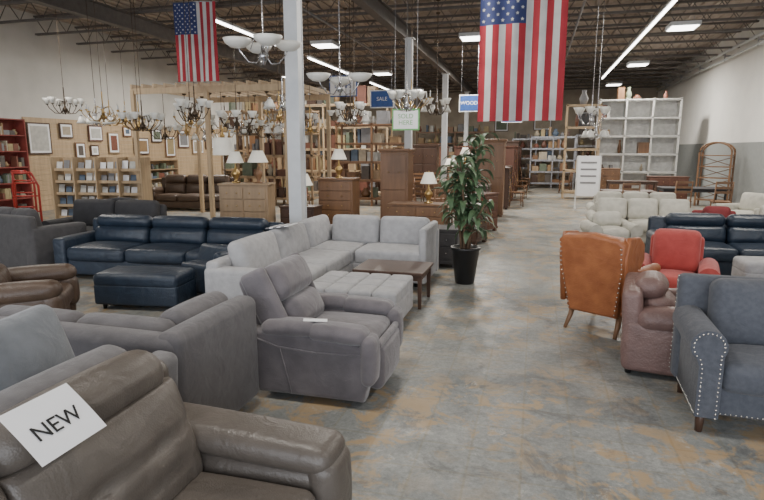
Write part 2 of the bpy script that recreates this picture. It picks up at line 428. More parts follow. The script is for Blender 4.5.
p=paper_sheet('p',.25,.195,.003).obj('paper_sign',(-1.372,1.27,.985),rot=(R(42),0,R(90)))
text_part('NEW',.074,p,(0,-.01,.002))

sofa('gray_fabric_sofa',(-2.22,1.46,0),-90,1.95,.95,.84,fab_gray,n=2,aw=.18,ah=.62,puff=.03)
def pillow(name,loc,rot,s=.52,m=fab_pill):
    b=B(); b.rbox(m,(s,.15,s*.85),(0,0,0),.07,puff=(-.01,.05,-.01),seg=6)
    return b.obj(name,loc,rot=rot)
pillow('throw_pillow',(-2.31,1.98,.80),(R(20),0,R(-84)),.56)
pillow('throw_pillow',(-2.33,1.36,.80),(R(20),0,R(-95)),.56,fab_gray)
def sectional_gray():
    b=B(); m=fab_dgray; ox,oy=-2.6,3.0
    def P(x,y,z): return (x-ox,y-oy,z)
    b.rbox(m,(1.5,.9,.24),P(-2.62,3.04,.18),.03)
    b.rbox(m,(1.55,.17,.72),P(-2.62,2.64,.42),.06,puff=(0,.01,.01))
    b.rbox(m,(.17,.93,.74),P(-1.91,3.04,.43),.06,puff=(.01,0,.01))
    for x in (-3.0,-2.35): b.rbox(m,(.66,.2,.40),P(x,2.83,.60),.08,rot=(R(12),0,0),puff=(0,.05,.01))
    b.rbox(m,(.2,.6,.42),P(-2.08,3.17,.62),.08,rot=(0,R(-12),0),puff=(.05,0,.01))
    for x in (-3.0,-2.35): b.rbox(m,(.64,.62,.18),P(x,3.17,.38),.06,puff=(0,.01,.03))
    for x in (-3.3,-1.95):
        for y in (2.65,3.42): b.cyl(blackp,P(x,y,.08),P(x,y,0),.025,n=8)
    b.obj('gray_sectional_sofa',(ox,oy-.07,0))
sectional_gray()
def recliner(name,loc,rz,m):
    b=B()
    b.rbox(m,(.6,.8,.3),(0,0,.22),.04)
    b.rbox(m,(.55,.6,.17),(0,-.16,.405),.055,puff=(0,.015,.028),seg=6)
    b.rbox(m,(.55,.12,.34),(0,-.475,.25),.05,puff=(0,.025,0),seg=5)
    b.rbox(m,(.545,.05,.05),(0,-.50,.42),.022)
    for (y,z,h,w,t) in ((.20,.57,.26,.5,.19),(.32,.81,.28,.56,.20)):
        b.rbox(m,(w,t,h),(0,y,z),.075,rot=(R(-27),0,0),puff=(0,.028,.005),seg=6)
    b.rbox(m,(.62,.12,.72),(0,.40,.53),.05,rot=(R(-22),0,0),puff=(0,.02,0))
    for s_ in (-1,1):
        b.rbox(m,(.085,.21,.60),(s_*.315,.32,.65),.042,rot=(R(-26),0,0),puff=(.015,.005,0),seg=4)
        pts=[(-.44,.05),(.36,.05),(.43,.2),(.46,.52),(.1,.51),(-.25,.48),(-.42,.45),(-.48,.35),(-.47,.2)]
        b.prism(m,pts,'x',s_*.355-.08,s_*.355+.08,.03)
        b.rbox(m,(.19,.42,.115),(s_*.36,-.24,.525),.055,rot=(R(2),0,0),puff=(.004,.01,.012),seg=5)
        b.rbox(m,(.185,.40,.11),(s_*.36,.13,.54),.052,rot=(R(-3),0,0),puff=(.004,.01,.008),seg=5)
        b.rbox(m,(.185,.1,.36),(s_*.36,-.465,.35),.048,puff=(.004,.02,0),seg=4)
        b.tube(m,[(s_*.437,-.42,.40),(s_*.44,-.1,.39),(s_*.44,.2,.41),(s_*.435,.40,.47)],.006)
        b.tube(m,[(s_*.437,.1,.06),(s_*.44,.13,.2),(s_*.44,.18,.41)],.005)
    b.rbox(blackp,(.6,.7,.06),(0,0,.035),.02)
    return b.obj(name,loc,rz)
recliner('suede_recliner',(-1.52,3.93,0),90,suede)
p=paper_sheet('t',.17,.07,.004).obj('price_tag',(-1.46,3.58,.606),rot=(R(0),R(3),R(20)))
sofa('brown_leather_armchair',(-4.75,4.1,0),125,.98,.92,.9,leather_br2,n=1,aw=.2,ah=.6,style='pad',tiers=2)
sofa('navy_leather_sofa',(-4.92,6.78,0),4,3.1,.95,.84,navy,n=3,aw=.2,ah=.58,style='box',tiers=2)
def ottoman(name,loc,rz,W,D,H,m,tuft=0,leg=.06,legm=None):
    b=B(); b.rbox(m,(W,D,H-leg-.12),(0,0,leg+(H-leg-.12)/2),.03)
    if tuft:
        nx,ny=tuft
        for i in range(nx):
            for j in range(ny):
                b.rbox(m,(W/nx-.001,D/ny-.001,.15),(-W/2+W/nx*(i+.5),-D/2+D/ny*(j+.5),H-.075),.03,puff=(0,0,.012),seg=3)
    else: b.rbox(m,(W+.01,D+.01,.16),(0,0,H-.08),.055,puff=(0,0,.025),seg=4)
    for sx in (-1,1):
        for sy in (-1,1): b.cyl(legm or blackp,(sx*(W/2-.08),sy*(D/2-.08),leg+.02),(sx*(W/2-.08),sy*(D/2-.08),0),.03,.02,n=8)
    return b.obj(name,loc,rz)
ottoman('navy_leather_ottoman',(-4.3,5.4,0),8,1.0,.5,.42,navy)
def small_navy():
    b=B(); b.rbox(navy,(.72,.42,.36),(0,0,.24),.05,puff=(0,0,.02)); b.rbox(navy,(.72,.16,.3),(0,.14,.46),.06,rot=(R(-20),0,0),puff=(0,.03,.01)); b.rbox(navy,(.14,.4,.2),(.3,0,.5),.06,rot=(0,R(8),0))
    for sx in (-1,1):
        for sy in (-1,1): b.cyl(blackp,(sx*.3,sy*.15,.08),(sx*.3,sy*.15,0),.025,n=8)
    b.obj('navy_leather_chaise',(-3.80,6.0,0),-18)
small_navy()
def sectional_white():
    b=B(); m=fab_white; ox,oy=-2.6,6.6
    def P(x,y,z): return (x-ox,y-oy,z)
    b.rbox(m,(.95,3.0,.24),P(-2.78,6.46,.18),.03)
    b.rbox(m,(1.0,.95,.24),P(-1.85,7.48,.18),.03)
    b.rbox(m,(.16,2.75,.60),P(-3.16,6.35,.36),.04)
    b.rbox(m,(1.98,.16,.62),P(-2.28,7.88,.37),.04)
    b.rbox(m,(.98,.2,.54),P(-2.75,5.03,.33),.05)
    for i,y in enumerate((5.6,6.5,7.4)):
        b.rbox(m,(.8,.89,.19),P(-2.70,y,.38),.045,puff=(0,.0,.022))
        b.rbox(m,(.2,.84,.42),P(-3.0,y+.03,.63),.07,rot=(0,R(-14),0),puff=(.04,0,.008))
    b.rbox(m,(.91,.8,.19),P(-1.83,7.4,.38),.045,puff=(0,0,.022))
    for x in (-2.48,-1.75): b.rbox(m,(.71,.2,.42),P(x,7.72,.64),.07,rot=(R(-12),0,0),puff=(0,.04,.008))
    b.rbox(m,(.1,.95,.74),P(-1.36,7.48,.42),.04)
    for x,y in ((-3.1,5.1),(-2.4,5.1),(-3.1,7.6),(-1.45,7.8),(-1.45,7.1),(-2.4,7.1)): b.cyl(blackp,P(x,y,.08),P(x,y,0),.025,n=8)
    b.obj('offwhite_sectional_sofa',(ox,oy,0))
sectional_white()
ottoman('tufted_ottoman',(-1.73,5.50,0),0,.98,.84,.43,fab_white,tuft=(4,3))
b=B()
for i in range(6): b.box(paper if i%2 else goods[8],(.05,.3,.012),(-.13+i*.05,0,0))
b.obj('folded_throw',(-2.98,6.3,.868),rot=(0,R(-8),0))
def table(name,loc,rz,W,D,H,m,lw=.05,apron=.07):
    b=B(); b.rbox(m,(W,D,.035),(0,0,H-.0175),.008); b.box(m,(W-.08,D-.08,apron),(0,0,H-.035-apron/2))
    for sx in (-1,1):
        for sy in (-1,1): b.cyl(m,(sx*(W/2-.05),sy*(D/2-.05),H-.04),(sx*(W/2-.05),sy*(D/2-.05),0),lw*.7,lw*.5,n=4,smooth=False)
    return b.obj(name,loc,rz)
table('coffee_table',(-1.57,6.36,0),0,.84,.66,.43,wood_d)
def dresser(name,W,D,H,m,cols=1,rows=3,loc=(0,0,0),rz=0,knob=brass,feet=.06,crown=False):
    b=B(); b.box(m,(W,D,H-feet-.03),(0,0,feet+(H-feet-.03)/2)); b.rbox(m,(W+.05,D+.04,.035),(0,-.005,H-.0175),.01)
    b.box(m,(W+.02,D+.02,.04),(0,0,feet+.02))
    for sx in (-1,1):
        for sy in (-1,1): b.box(m,(.07,.07,feet),(sx*(W/2-.04),sy*(D/2-.04),feet/2))
    cw=(W-.06)/cols; rh=(H-feet-.13)/rows
    for i in range(cols):
        for j in range(rows):
            x=-W/2+.03+cw*(i+.5); z=feet+.07+rh*(j+.5)
            b.rbox(m,(cw-.02,.025,rh-.02),(x,-D/2-.008,z),.008)
            for kx in ((-.22,.22) if cw>.4 else (0,)): b.ball(knob,(x+kx*cw,-D/2-.032,z),.014,6)
    if crown: b.rbox(m,(W+.1,D+.07,.06),(0,-.01,H+.03),.02)
    return b.obj(name,loc,rz)
dresser('gray_end_table',.55,.5,.6,charc,1,2,(-1.36,8.65,0),knob=nickel)
def wingback(name,loc,rz,m):
    b=B()
    b.rbox(m,(.62,.62,.2),(0,-.02,.3),.03)
    b.rbox(m,(.54,.54,.14),(0,-.08,.46),.05,puff=(0,.01,.03))
    M=Matrix.Translation((0,.3,.2))@Matrix.Rotation(R(-9),4,'X')
    pts=[(-.25,0),(.25,0),(.32,.5),(.33,.74),(.27,.79),(0,.82),(-.27,.79),(-.33,.74),(-.32,.5)]
    b.prism(m,pts,'y',-.07,.06,.03,M=M)
    b.rbox(m,(.5,.14,.5),(0,.2,.72),.06,rot=(R(-9),0,0),puff=(0,.03,0))
    for s_ in (-1,1):
        w=[(.36,.28),(-.0,.28),(-.02,.62),(.1,.66),(.03,.75),(.05,.9),(.16,.98),(.38,.99),(.43,.8)]
        b.prism(m,w,'x',s_*.315-.03,s_*.315+.03,.02)
        b.rbox(m,(.1,.52,.1),(s_*.33,-.06,.62),.048,puff=(.01,.01,0))
        b.rbox(m,(.07,.5,.36),(s_*.315,-.04,.42),.03)
        for i in range(15): b.ball(nail,(s_*(.235+.07*min(1,i/9)),.372+.0075*i,.235+i*.047),.009,6)
        b.cyl(wood_m,(s_*.27,-.28,.22),(s_*.28,-.31,0),.03,.018,n=8)
        b.tube(wood_m,[(s_*.24,.26,.24),(s_*.25,.3,.12),(s_*.26,.38,0)],[.032,.026,.018])
    return b.obj(name,loc,rz)
wingback('wingback_leather_chair',(.79,6.0,0),148,orange)
sofa('red_armchair',(1.57,6.85,0),-14,.9,.8,.88,red,n=1,aw=.2,ah=.58,style='roll',leg=.1,legm=wood_d,tilt=10,sh=.42)
sofa('rose_leather_armchair',(1.20,4.98,0),80,.86,.84,.77,pinkb,n=1,aw=.2,ah=.56,style='pad',tiers=2,leg=.04,sh=.42,tilt=8)
sofa('nailhead_loveseat',(1.86,4.06,0),-3,1.7,.78,.91,fab_blue,n=2,aw=.19,ah=.7,style='roll',leg=.13,legm=wood_d,nails=True,tilt=8,sh=.48,legr=.022,fullback=True)
sofa('navy_leather_sofa',(3.15,8.95,0),0,2.9,.95,.86,navy,n=3,aw=.22,ah=.6,style='pad',tiers=2)
ottoman('white_bench_ottoman',(3.05,7.75,0),0,1.1,.5,.46,fab_white)
sofa('cream_sofa',(2.05,11.6,0),0,2.1,.9,.84,cream,n=3,aw=.22,ah=.6,style='roll')
sofa('cream_sofa',(4.5,10.9,0),0,1.8,.9,.84,cream,n=2,aw=.22,ah=.6,style='roll')
sofa('cream_sofa',(2.2,13.4,0),0,2.1,.9,.84,cream,n=3,aw=.22,ah=.6,style='roll')
sofa('cream_armchair',(1.3,10.4,0),10,.8,.8,.7,cream,n=1,aw=.16,ah=.55,style='roll')
sofa('maroon_armchair',(2.95,10.3,0),0,.7,.7,.85,maroon,n=1,aw=.14,ah=.6,style='box')
sofa('cream_sofa',(4.7,13.5,0),-60,1.9,.9,.84,cream,n=2,aw=.22,ah=.6,style='roll')
sofa('charcoal_loveseat',(-7.28,6.72,0),170,1.25,.9,.94,charc,n=2,aw=.2,ah=.7)
sofa('camelback_sofa',(-7.0,8.0,0),5,2.0,.85,.92,black,n=2,aw=.19,ah=.62,style='roll',camel=True)
sofa('brown_leather_sofa',(-9.9,14.9,0),8,2.5,.95,1.02,leather_br2,n=3,aw=.22,ah=.65,style='pad',tiers=2)
sofa('charcoal_armchair',(-8.75,7.35,0),160,1.1,.95,.9,charc,n=1,aw=.2,ah=.65)
b=B()
for s_ in (-1,1): b.tube(redp,[(s_*.22,0,.12),(s_*.22,.02,1.1),(s_*.15,-.1,1.35)],.022)
for z in (.3,.6,.9,1.15): b.cyl(redp,(-.22,.01,z),(.22,.01,z),.015)
b.box(redp,(.46,.28,.012),(0,-.14,.006)); b.cyl(redp,(-.15,-.1,1.35),(.15,-.1,1.35),.022)
for s_ in (-1,1): b.cyl(blackp,(s_*.24,.06,.12),(s_*.3,.06,.12),.12,n=16)
ht=b.obj('hand_truck',(-9.5,8.7,0),30); dup(ht,'hand_truck',(-10.3,9.4,0),10)

# ------------------------------------------------------------ plant
def plant(loc):
    b=B()
    b.lathe(blackp,[(.001,0),(.12,0),(.13,.01),(.19,.46),(.205,.47),(.205,.50),(.18,.50),(.175,.45),(.001,.45)],n=20)
    b.lathe(soil,[(.178,.46),(.001,.465)],n=16)
    def lf(p,az,el,L_,w):
        vs=[];n=6
        d=Vector((math.cos(az),math.sin(az),0)); sd=Vector((-math.sin(az),math.cos(az),0))
        pos=Vector(p); e=el
        for i in range(n+1):
            t=i/n; ww=w*math.sin(math.pi*min(1,t*.9+.08))**.8*(1-t*.35)
            vs+= [pos-sd*ww+Vector((0,0,ww*.35)),pos,pos+sd*ww+Vector((0,0,ww*.35))]
            pos=pos+(d*math.cos(e)+Vector((0,0,math.sin(e))))*(L_/n); e-=.36
        fs=[]
        for i in range(n):
            a=3*i; fs+=[(a,a+1,a+4,a+3),(a+1,a+2,a+5,a+4)]
        b.add(vs,fs,leaf)
    for k in range(6):
        az=k*1.05+.3; h=[2.1,1.95,1.7,1.4,1.8,1.2][k]; sp=[.12,.24,.3,.28,.26,.3][k]
        pts=[(.05*math.cos(az),.05*math.sin(az),.45)]
        for t in (.3,.6,1.): pts.append((.05*math.cos(az)+sp*t*t*math.cos(az),.05*math.sin(az)+sp*t*t*math.sin(az),.45+(h-.55)*t))
        b.tube(bark,pts,[.022,.018,.014,.008])
        nl=32 if h>1.4 else 20
        for i in range(nl):
            t=.3+.7*i/nl
            x=.05*math.cos(az)+sp*t*t*math.cos(az); y=.05*math.sin(az)+sp*t*t*math.sin(az)
            z=.45+(h-.55)*t
            lf((x,y,z),i*2.4+random.uniform(-.4,.4),random.uniform(.3,1.1),random.uniform(.26,.42),random.uniform(.04,.065))
    b.obj('potted_plant',loc)
plant((-.86,7.5,0))

# ------------------------------------------------------------ flags
fr=mat('flag_red',(.42,.03,.045),.8,nscale=3); fw=mat('flag_white',(.58,.57,.56),.8,nscale=3); fb=mat('flag_blue',(.03,.045,.15),.8,nscale=3)
def flag(loc,W,H,rz=0):
    b=B(); ny=40
    def pos(u,v,off=0):
        x=(u-.5)*W; z=-v*H; y=.035*math.sin(u*11+v*2.2)*(.3+.7*v)+.02*math.sin(u*23+1)+off
        return (x,y,z)
    for c in range(13):
        u0,u1=c/13,(c+1)/13; vs=[];fs=[]
        v_st=.4 if c<7 else 0
        for j in range(ny+1):
            v=v_st+(1-v_st)*j/ny
            for q in range(3): vs.append(pos(u0+(u1-u0)*q/2,v))
        for j in range(ny):
            for q in range(2): a=3*j+q; fs.append((a,a+1,a+4,a+3))
        b.add(vs,fs,fr if c%2==0 else fw)
    vs=[];fs=[]
    for j in range(17):
        for i in range(15): vs.append(pos(i/14*7/13,.4*j/16))
    for j in range(16):
        for i in range(14): a=15*j+i; fs.append((a,a+1,a+16,a+15))
    b.add(vs,fs,fb)
    for r_ in range(11):
        for c in range(9):
            if (r_+c)%2: continue
            u=(c+.75)/9.5*7/13; v=.4*(r_+.75)/11.5
            for sgn in (-1,1):
                vv=[]
                for k in range(10):
                    a=math.pi*k/5+math.pi/2; rr=(.024 if k%2==0 else .010)*W
                    vv.append(pos(u+rr*math.cos(a)/W,v-rr*math.sin(a)/H,.003*sgn))
                vv.append(pos(u,v,.003*sgn))
                b.add(vv,[(k,(k+1)%10,10) for k in range(10)],fw,None,False)
    b.cyl(metal_g,(-W/2-.05,0,.01),(W/2+.05,0,.01),.012)
    for s_ in (-1,1): b.cyl(metal_g,(s_*W/2,0,0),(s_*W/2,0,ZC-.6-loc[2]),.004,n=4)
    b.obj('american_flag',loc,rz)
flag((-.29,9.4,4.70),1.32,2.46,-2)
flag((-7.28,11.35,4.92),.98,1.65,8)

# ------------------------------------------------------------ chandeliers
def chandelier(m,gm,n,Rr,kind,stem=.45):
    b=B()
    b.lathe(m,[(.001,-.16),(.02,-.15),(.012,-.12),(.05,-.08),(.06,-.04),(.03,0),(.015,.05),(.03,.1),(.012,.14),(.012,stem)],n=12)
    for i in range(n):
        a=2*math.pi*i/n+.3; c,s_=math.cos(a),math.sin(a)
        pr=[(.03,-.02),(.3,-.14),(.6,-.13),(.9,-.02),(1,.06)]
        b.tube(m,[(c*r*Rr,s_*r*Rr,z) for r,z in pr],.009)
        x,y=c*Rr,s_*Rr
        b.lathe(m,[(.001,.05),(.035,.06),(.02,.08)],(x,y,0),8)
        b.tube(m,[(c*.03,s_*.03,.12),(c*Rr*.35,s_*Rr*.35,.16),(c*Rr*.5,s_*Rr*.5,.02)],.006,5)
        if kind=='bell': b.lathe(gm,[(.02,.07),(.05,.09),(.065,.14),(.1,.2),(.095,.2),(.06,.14),(.02,.08)],(x,y,0),12)
        elif kind=='down': b.lathe(gm,[(.02,.05),(.05,.03),(.07,-.04),(.11,-.1),(.105,-.1),(.06,-.04),(.02,.03)],(x,y,0),12)
        elif kind=='bowl': b.lathe(gm,[(.001,.02),(.09,.035),(.15,.08),(.175,.13),(.17,.13),(.14,.085),(.001,.04)],(x,y,0),16)
        else:
            b.cyl(white_p,(x,y,.06),(x,y,.16),.012,n=8); b.lathe(gm,[(.008,.16),(.014,.18),(.003,.22)],(x,y,0),8)
    return b
def hang(ob,z,ztop,stem,m=bronze):
    bb=B(); L_=ztop-z-stem
    bb.cyl(m,(0,0,0),(0,0,L_),.006,n=5); bb.lathe(m,[(.001,-.05),(.05,-.03),(.055,0)],(0,0,L_),10)
    o=bb.obj('hanging_chain',(0,0,stem)); o.parent=ob
defs=[(bronze,glassw,6,.36,'bell'),(brass,glassw,5,.3,'candle'),(nickel,glassw,5,.3,'down'),(brass,glassw,8,.4,'candle'),(bronze,glassw,4,.28,'bell')]
base=[chandelier(*d).obj('chandelier',(0,0,0)) for d in defs]
used=[False]*5
def put_ch(k,loc,rz=0,ztop=None):
    if not used[k]: o=base[k]; o.location=loc; o.rotation_euler=(0,0,R(rz)); used[k]=True
    else: o=dup(base[k],'chandelier',loc,rz)
    hang(o,loc[2],ztop or ZC-.6,.45); return o
def one(nm,args,loc,rz,zt,stem=.45):
    o=chandelier(*args,stem).obj(nm,loc,rz); hang(o,loc[2],zt,stem,nickel)
one('bowl_chandelier',(nickel,glassw,4,.31,'bowl'),(-3.30,6.6,2.98),20,ZC-.6)
one('bowl_chandelier',(nickel,glassw,3,.34,'bowl'),(-2.8,8.0,2.72),-30,ZC-.6)
one('glass_chandelier',(nickel,glassw,6,.28,'bell'),(1.05,12.3,2.42),0,ZC-.6)
one('glass_chandelier',(nickel,glassw,5,.22,'down'),(1.25,13.3,2.15),0,ZC-.6)
one('glass_chandelier',(nickel,glassw,6,.26,'bell'),(-2.3,10.2,2.62),0,ZC-.6)
RX0,RX1,RY0,RY1,RZ=-9.2,-5.3,11.6,14.2,3.15
b=B(); cx,cy=(RX0+RX1)/2,(RY0+RY1)/2
for x in (RX0,cx,RX1):
    for y in (RY0,RY1): b.box(wood_l,(.09,.09,RZ),(x-cx,y-cy,RZ/2))
for y in (RY0,RY1): b.box(wood_l,(RX1-RX0+.1,.05,.14),(0,y-cy,RZ-.02))
for k in range(14): b.box(wood_l,(.05,RY1-RY0+.1,.09),(RX0-cx+k*(RX1-RX0)/13,0,RZ+.09))
b.obj('chandelier_display_rack',(cx,cy,0))
k=0
for x in (-8.75,-8.05,-7.2,-6.45,-5.75):
    for y in (12.15,12.95,13.75):
        put_ch(k%5,(x+random.uniform(-.06,.06),y,random.uniform(2.15,2.5)),random.uniform(0,60),3.19); k+=1
for (x,y,z) in ((-10.6,11.0,2.75),(-9.9,11.6,2.5),(-9.4,10.6,2.45),(-8.3,10.6,2.35),(-6.9,10.4,2.5),(-5.9,10.5,2.35),(-5.1,10.8,2.5),(-4.6,9.9,2.65),(-2.6,12.0,2.8),(-2.2,12.8,2.7),(-4.4,13,2.5),(-4.7,14.5,2.6),(-2.4,14,2.8),(-10.6,13,2.6),(-6.2,9.5,2.5),(-7.6,9.8,2.3),(-5.0,12.2,2.3),(-4.0,12.4,2.5),(-8.6,9.9,2.5),(-3.6,10.9,2.5)):
    put_ch(k%5,(x,y,z),k*17); k+=1

# ------------------------------------------------------------ lamps
def lampb(h,rs,m,drum=False):
    b=B(); sh=h*.36
    b.lathe(m,[(.001,0),(.09,0),(.09,.015),(.04,.03),(.03,.06),(.08,h*.25),(.085,h*.32),(.03,h*.45),(.02,h*.5),(.012,h*.55),(.012,h-.04)],n=14)
    t=rs*.85 if drum else rs*.5
    b.lathe(shade,[(rs,h-sh),(t,h),(t-.005,h),(rs-.005,h-sh)],n=20); b.cyl(brass,(0,0,h-.05),(0,0,h+.03),.006,n=6)
    b.cyl(brass,(-t,0,h-.01),(t,0,h-.01),.003,n=4); return b
lo=[lampb(.62,.2,wood_m).obj('table_lamp'),lampb(.7,.19,glassw,True).obj('table_lamp'),lampb(.6,.17,brass).obj('table_lamp')]; lu=[0,0,0]
def lamp(k,loc):
    loc=(loc[0],loc[1],loc[2]+.001)
    if not lu[k]: lo[k].location=loc; lu[k]=1
    else: dup(lo[k],'table_lamp',loc)
b=B(); b.lathe(bronze,[(.001,0),(.15,0),(.15,.02),(.02,.05),(.014,1.7)],n=14); b.lathe(shade,[(.22,1.68),(.19,2.02),(.185,2.02),(.215,1.68)],n=20); b.cyl(bronze,(-.19,0,2.0),(.19,0,2.0),.004,n=4); b.cyl(bronze,(0,0,1.7),(0,0,2.0),.006,n=6)
b.obj('floor_lamp',(-6.05,10.2,0))

# ------------------------------------------------------------ case goods mid-left
dresser('wood_dresser',.95,.5,1.15,wood_t,2,4,(-5.4,9.9,0),10); lamp(0,(-5.15,9.9,1.15)); lamp(2,(-5.62,9.87,1.15))
dresser('wood_dresser',.75,.5,1.2,wood_m,1,5,(-4.0,11.3,0),0); lamp(2,(-4.0,11.3,1.2))
dresser('wood_chest',.7,.45,.7,wood_d,1,3,(-4.45,10.3,0),0); lamp(0,(-4.4,10.3,.7))
dresser('wood_armoire',.62,.55,1.75,wood_m,1,2,(-2.98,12.3,0),0,crown=True)
dresser('wood_dresser',1.1,.5,.75,wood_m,2,3,(-2.2,10.9,0),0); lamp(2,(-2.0,10.9,.75))
dresser('wood_armoire',.7,.6,2.0,wood_m,2,2,(-1.15,15.6,0),0,crown=True)
dresser('wood_dresser',.9,.5,.85,wood_r,1,4,(-1.2,12.4,0),60); dresser('wood_chest',.5,.45,.75,wood_d,1,3,(-1.15,10.9,0),70)
dresser('wood_dresser',1.0,.5,.95,wood_d,2,3,(-1.3,13.8,0),90)
def bookcase(name,W,D,H,n,m,loc,rz,fill=.8,back=True):
    b=B()
    for s_ in (-1,1): b.box(m,(.035,D,H),(s_*(W/2-.0175),0,H/2))
    if back: b.box(m,(W,.012,H),(0,D/2-.006,H/2))
    for i in range(n+1):
        z=.04+i*(H-.06)/n; b.box(m,(W-.06,D-.02,.03),(0,0,z))
        if i<n:
            x=-W/2+.06; gap=(H-.06)/n
            while x<W/2-.16:
                w=random.uniform(.03,.22)
                if random.random()<fill:
                    h=random.uniform(.3,.85)*(gap-.05); g=random.choice(goods)
                    if w>.12 and random.random()<.4: b.lathe(g,[(.001,0),(w*.3,0),(w*.45,h*.4),(w*.2,h*.8),(w*.25,h)],(x+w/2,0,z+.016),8)
                    else: b.box(g,(w*.95,D*.6,h),(x+w/2,-.02,z+.016+h/2))
                x+=w+.005
    return b.obj(name,loc,rz)
def brochure():
    b=B(); W,D,H=2.3,.45,1.6; n=5; m=wood_l
    for x in (-W/2,-W/4,0,W/4,W/2): b.box(m,(.03,D,H),(x,0,H/2))
    b.box(m,(W,.02,H),(0,D/2,H/2))
    pal=[paper,paper,offw,goods[2],goods[0],goods[4],goods[8]]
    for i in range(n):
        z=.12+i*.29; b.box(m,(W,.2,.02),(0,-.02-.0*i,z)); b.box(m,(W,.015,.06),(0,-.12,z+.03))
        for k in range(12):
            x=-W/2+.11+k*.19; h=random.uniform(.18,.25); b.box(random.choice(pal),(.15,.012,h),(x,-.05,z+.01+h/2),(R(-12),0,0))
    b.obj('brochure_rack',(-10.2,11.5,0),8)
brochure()
bookcase('red_bookcase',1.2,.35,2.6,6,mat('bookcase_red',(.25,.05,.04),.6),(XL+.3,12.0,0),-90+180,.9)
bookcase('wall_bookcase',1.6,.35,1.5,4,offw,(XL+.35,15.0,0),90,.9)
bookcase('wall_bookcase',1.8,.35,1.4,4,wood_t,(XL+.35,18.4,0),90,.9)
def bigshelf(name,W,D,H,n,m,loc,rz,fill,post=.06,back=None):
    b=B()
    cols=max(1,round(W/1.1))
    for i in range(cols+1):
        for sy in (-1,1): b.box(m,(post,post,H),(-W/2+post/2+i*(W-post)/cols,sy*(D/2-post/2),H/2))
        if back: b.box(m,(.04,D-.02,H-.02),(-W/2+post/2+i*(W-post)/cols,0,H/2))
    if back: b.box(m,(W,.02,H),(0,D/2,H/2))
    for i in range(n):
        z=.25+i*(H-.3)/(n-1); b.box(m,(W,D,.04),(0,0,z)); b.box(m,(W,.03,.08),(0,-D/2+.03,z-.02)); gap=(H-.3)/(n-1)
        x=-W/2+.1
        while x<W/2-.45:
            w=random.uniform(.08,.42)
            if random.random()<fill:
                h=random.uniform(.25,.8)*gap; g=random.choice(goods+woods)
                if random.random()<.35: b.lathe(g,[(.001,0),(w*.3,0),(w*.48,h*.4),(w*.2,h*.8),(w*.25,h)],(x+w/2,-.05,z+.021),8)
                else: b.box(g,(w*.92,D*.6,h),(x+w/2,-.03,z+.021+h/2))
            x+=w+.02
    return b.obj(name,loc,rz)
bigshelf('wood_storage_rack',3.6,.7,3.4,5,wood_l,(-6.8,19.6,0),0,.8)
bigshelf('wood_storage_rack',3.0,.7,3.3,5,wood_t,(-10.6,20.5,0),0,.8)
bigshelf('wood_storage_rack',2.6,.7,3.0,5,wood_t,(-8.0,16.8,0),0,.7)
bigshelf('wood_storage_rack',2.4,.6,2.6,5,wood_m,(-5.0,17.5,0),0,.8)
bigshelf('white_shelving_unit',2.9,.6,3.7,6,offw,(3.75,24,0),0,.3,back=True)
bigshelf('wood_storage_rack',1.2,.6,3.4,5,wood_l,(1.6,22,0),0,.25)
bigshelf('metal_shelving_unit',2.0,.6,2.4,5,metal_g,(.75,27.5,0),0,.9,.05)
bigshelf('wood_storage_rack',4.5,.6,2.8,5,wood_m,(-4.5,32.8,0),0,.9)
bigshelf('wood_storage_rack',4.5,.6,2.6,5,wood_t,(-10,32.8,0),0,.9)
bigshelf('metal_shelving_unit',3,.6,2.6,5,metal_g,(3.6,32.8,0),0,.9)
bigshelf('metal_shelving_unit',2.6,.6,2.4,5,metal_g,(0,32.8,0),0,.9)
b=B()
for s_ in (-1,1):
    for sy in (-1,1): b.box(wood_m,(.05,.05,1.7),(s_*.45,sy*.17,.85))
for yy in (-.17,.17): b.tube(wood_m,[(.45*math.cos(math.pi*k/12),yy,1.7+.3*math.sin(math.pi*k/12)) for k in range(13)],.03)
for z in (.2,.55,.9,1.25,1.6): b.box(wood_m,(.9,.38,.03),(0,0,z))
for z in (.3,.65,1.0,1.35):
    b.cyl(wood_m,(-.43,.16,z-.08),(.43,.16,z+.2),.012,n=5); b.cyl(wood_m,(.43,.16,z-.08),(-.43,.16,z+.2),.012,n=5)
b.obj('arched_etagere',(5.5,20,0),-30)
table('dining_table',(4.2,17.3,0),0,1.6,.9,.75,black); table('console_table',(3.0,19.5,0),0,1.5,.5,.8,wood_d)
dresser('wood_dresser',1.2,.5,.9,wood_r,2,3,(4.3,20.8,0),0)
table('dining_table',(2.4,16.1,0),0,1.3,.8,.72,wood_d)
b=B(); b.box(paper,(.62,.03,1.2),(0,0,1.0))
for s_ in(-1,1): b.box(offw,(.04,.04,1.6),(s_*.33,0,.8)); b.box(offw,(.04,.5,.04),(s_*.33,0,.02))
for z in (1.4,1.2,1.0,.8): b.box(goods[8],(.45,.005,.05),(0,-.018,z))
b.obj('standing_sign',(1.55,18.0,0))
def chair():
    b=B(); b.rbox(wood_m,(.44,.42,.04),(0,0,.45),.012)
    for sx in (-1,1):
        b.cyl(wood_m,(sx*.19,-.18,.44),(sx*.2,-.2,0),.02,.015,n=6); b.tube(wood_m,[(sx*.2,.22,0),(sx*.19,.18,.45),(sx*.19,.26,.98)],.018)
        b.cyl(wood_m,(sx*.19,-.18,.2),(sx*.19,.19,.2),.01,n=5)
    for z in (.95,.82,.7): b.box(wood_m,(.38,.02,.06),(0,.25-(0.98-z)*.12,z))
    return b.obj('dining_chair',(3.75,16.35,0),180)
ch=chair(); dup(ch,'dining_chair',(4.7,16.35,0),175); dup(ch,'dining_chair',(2.3,15.2,0),182)
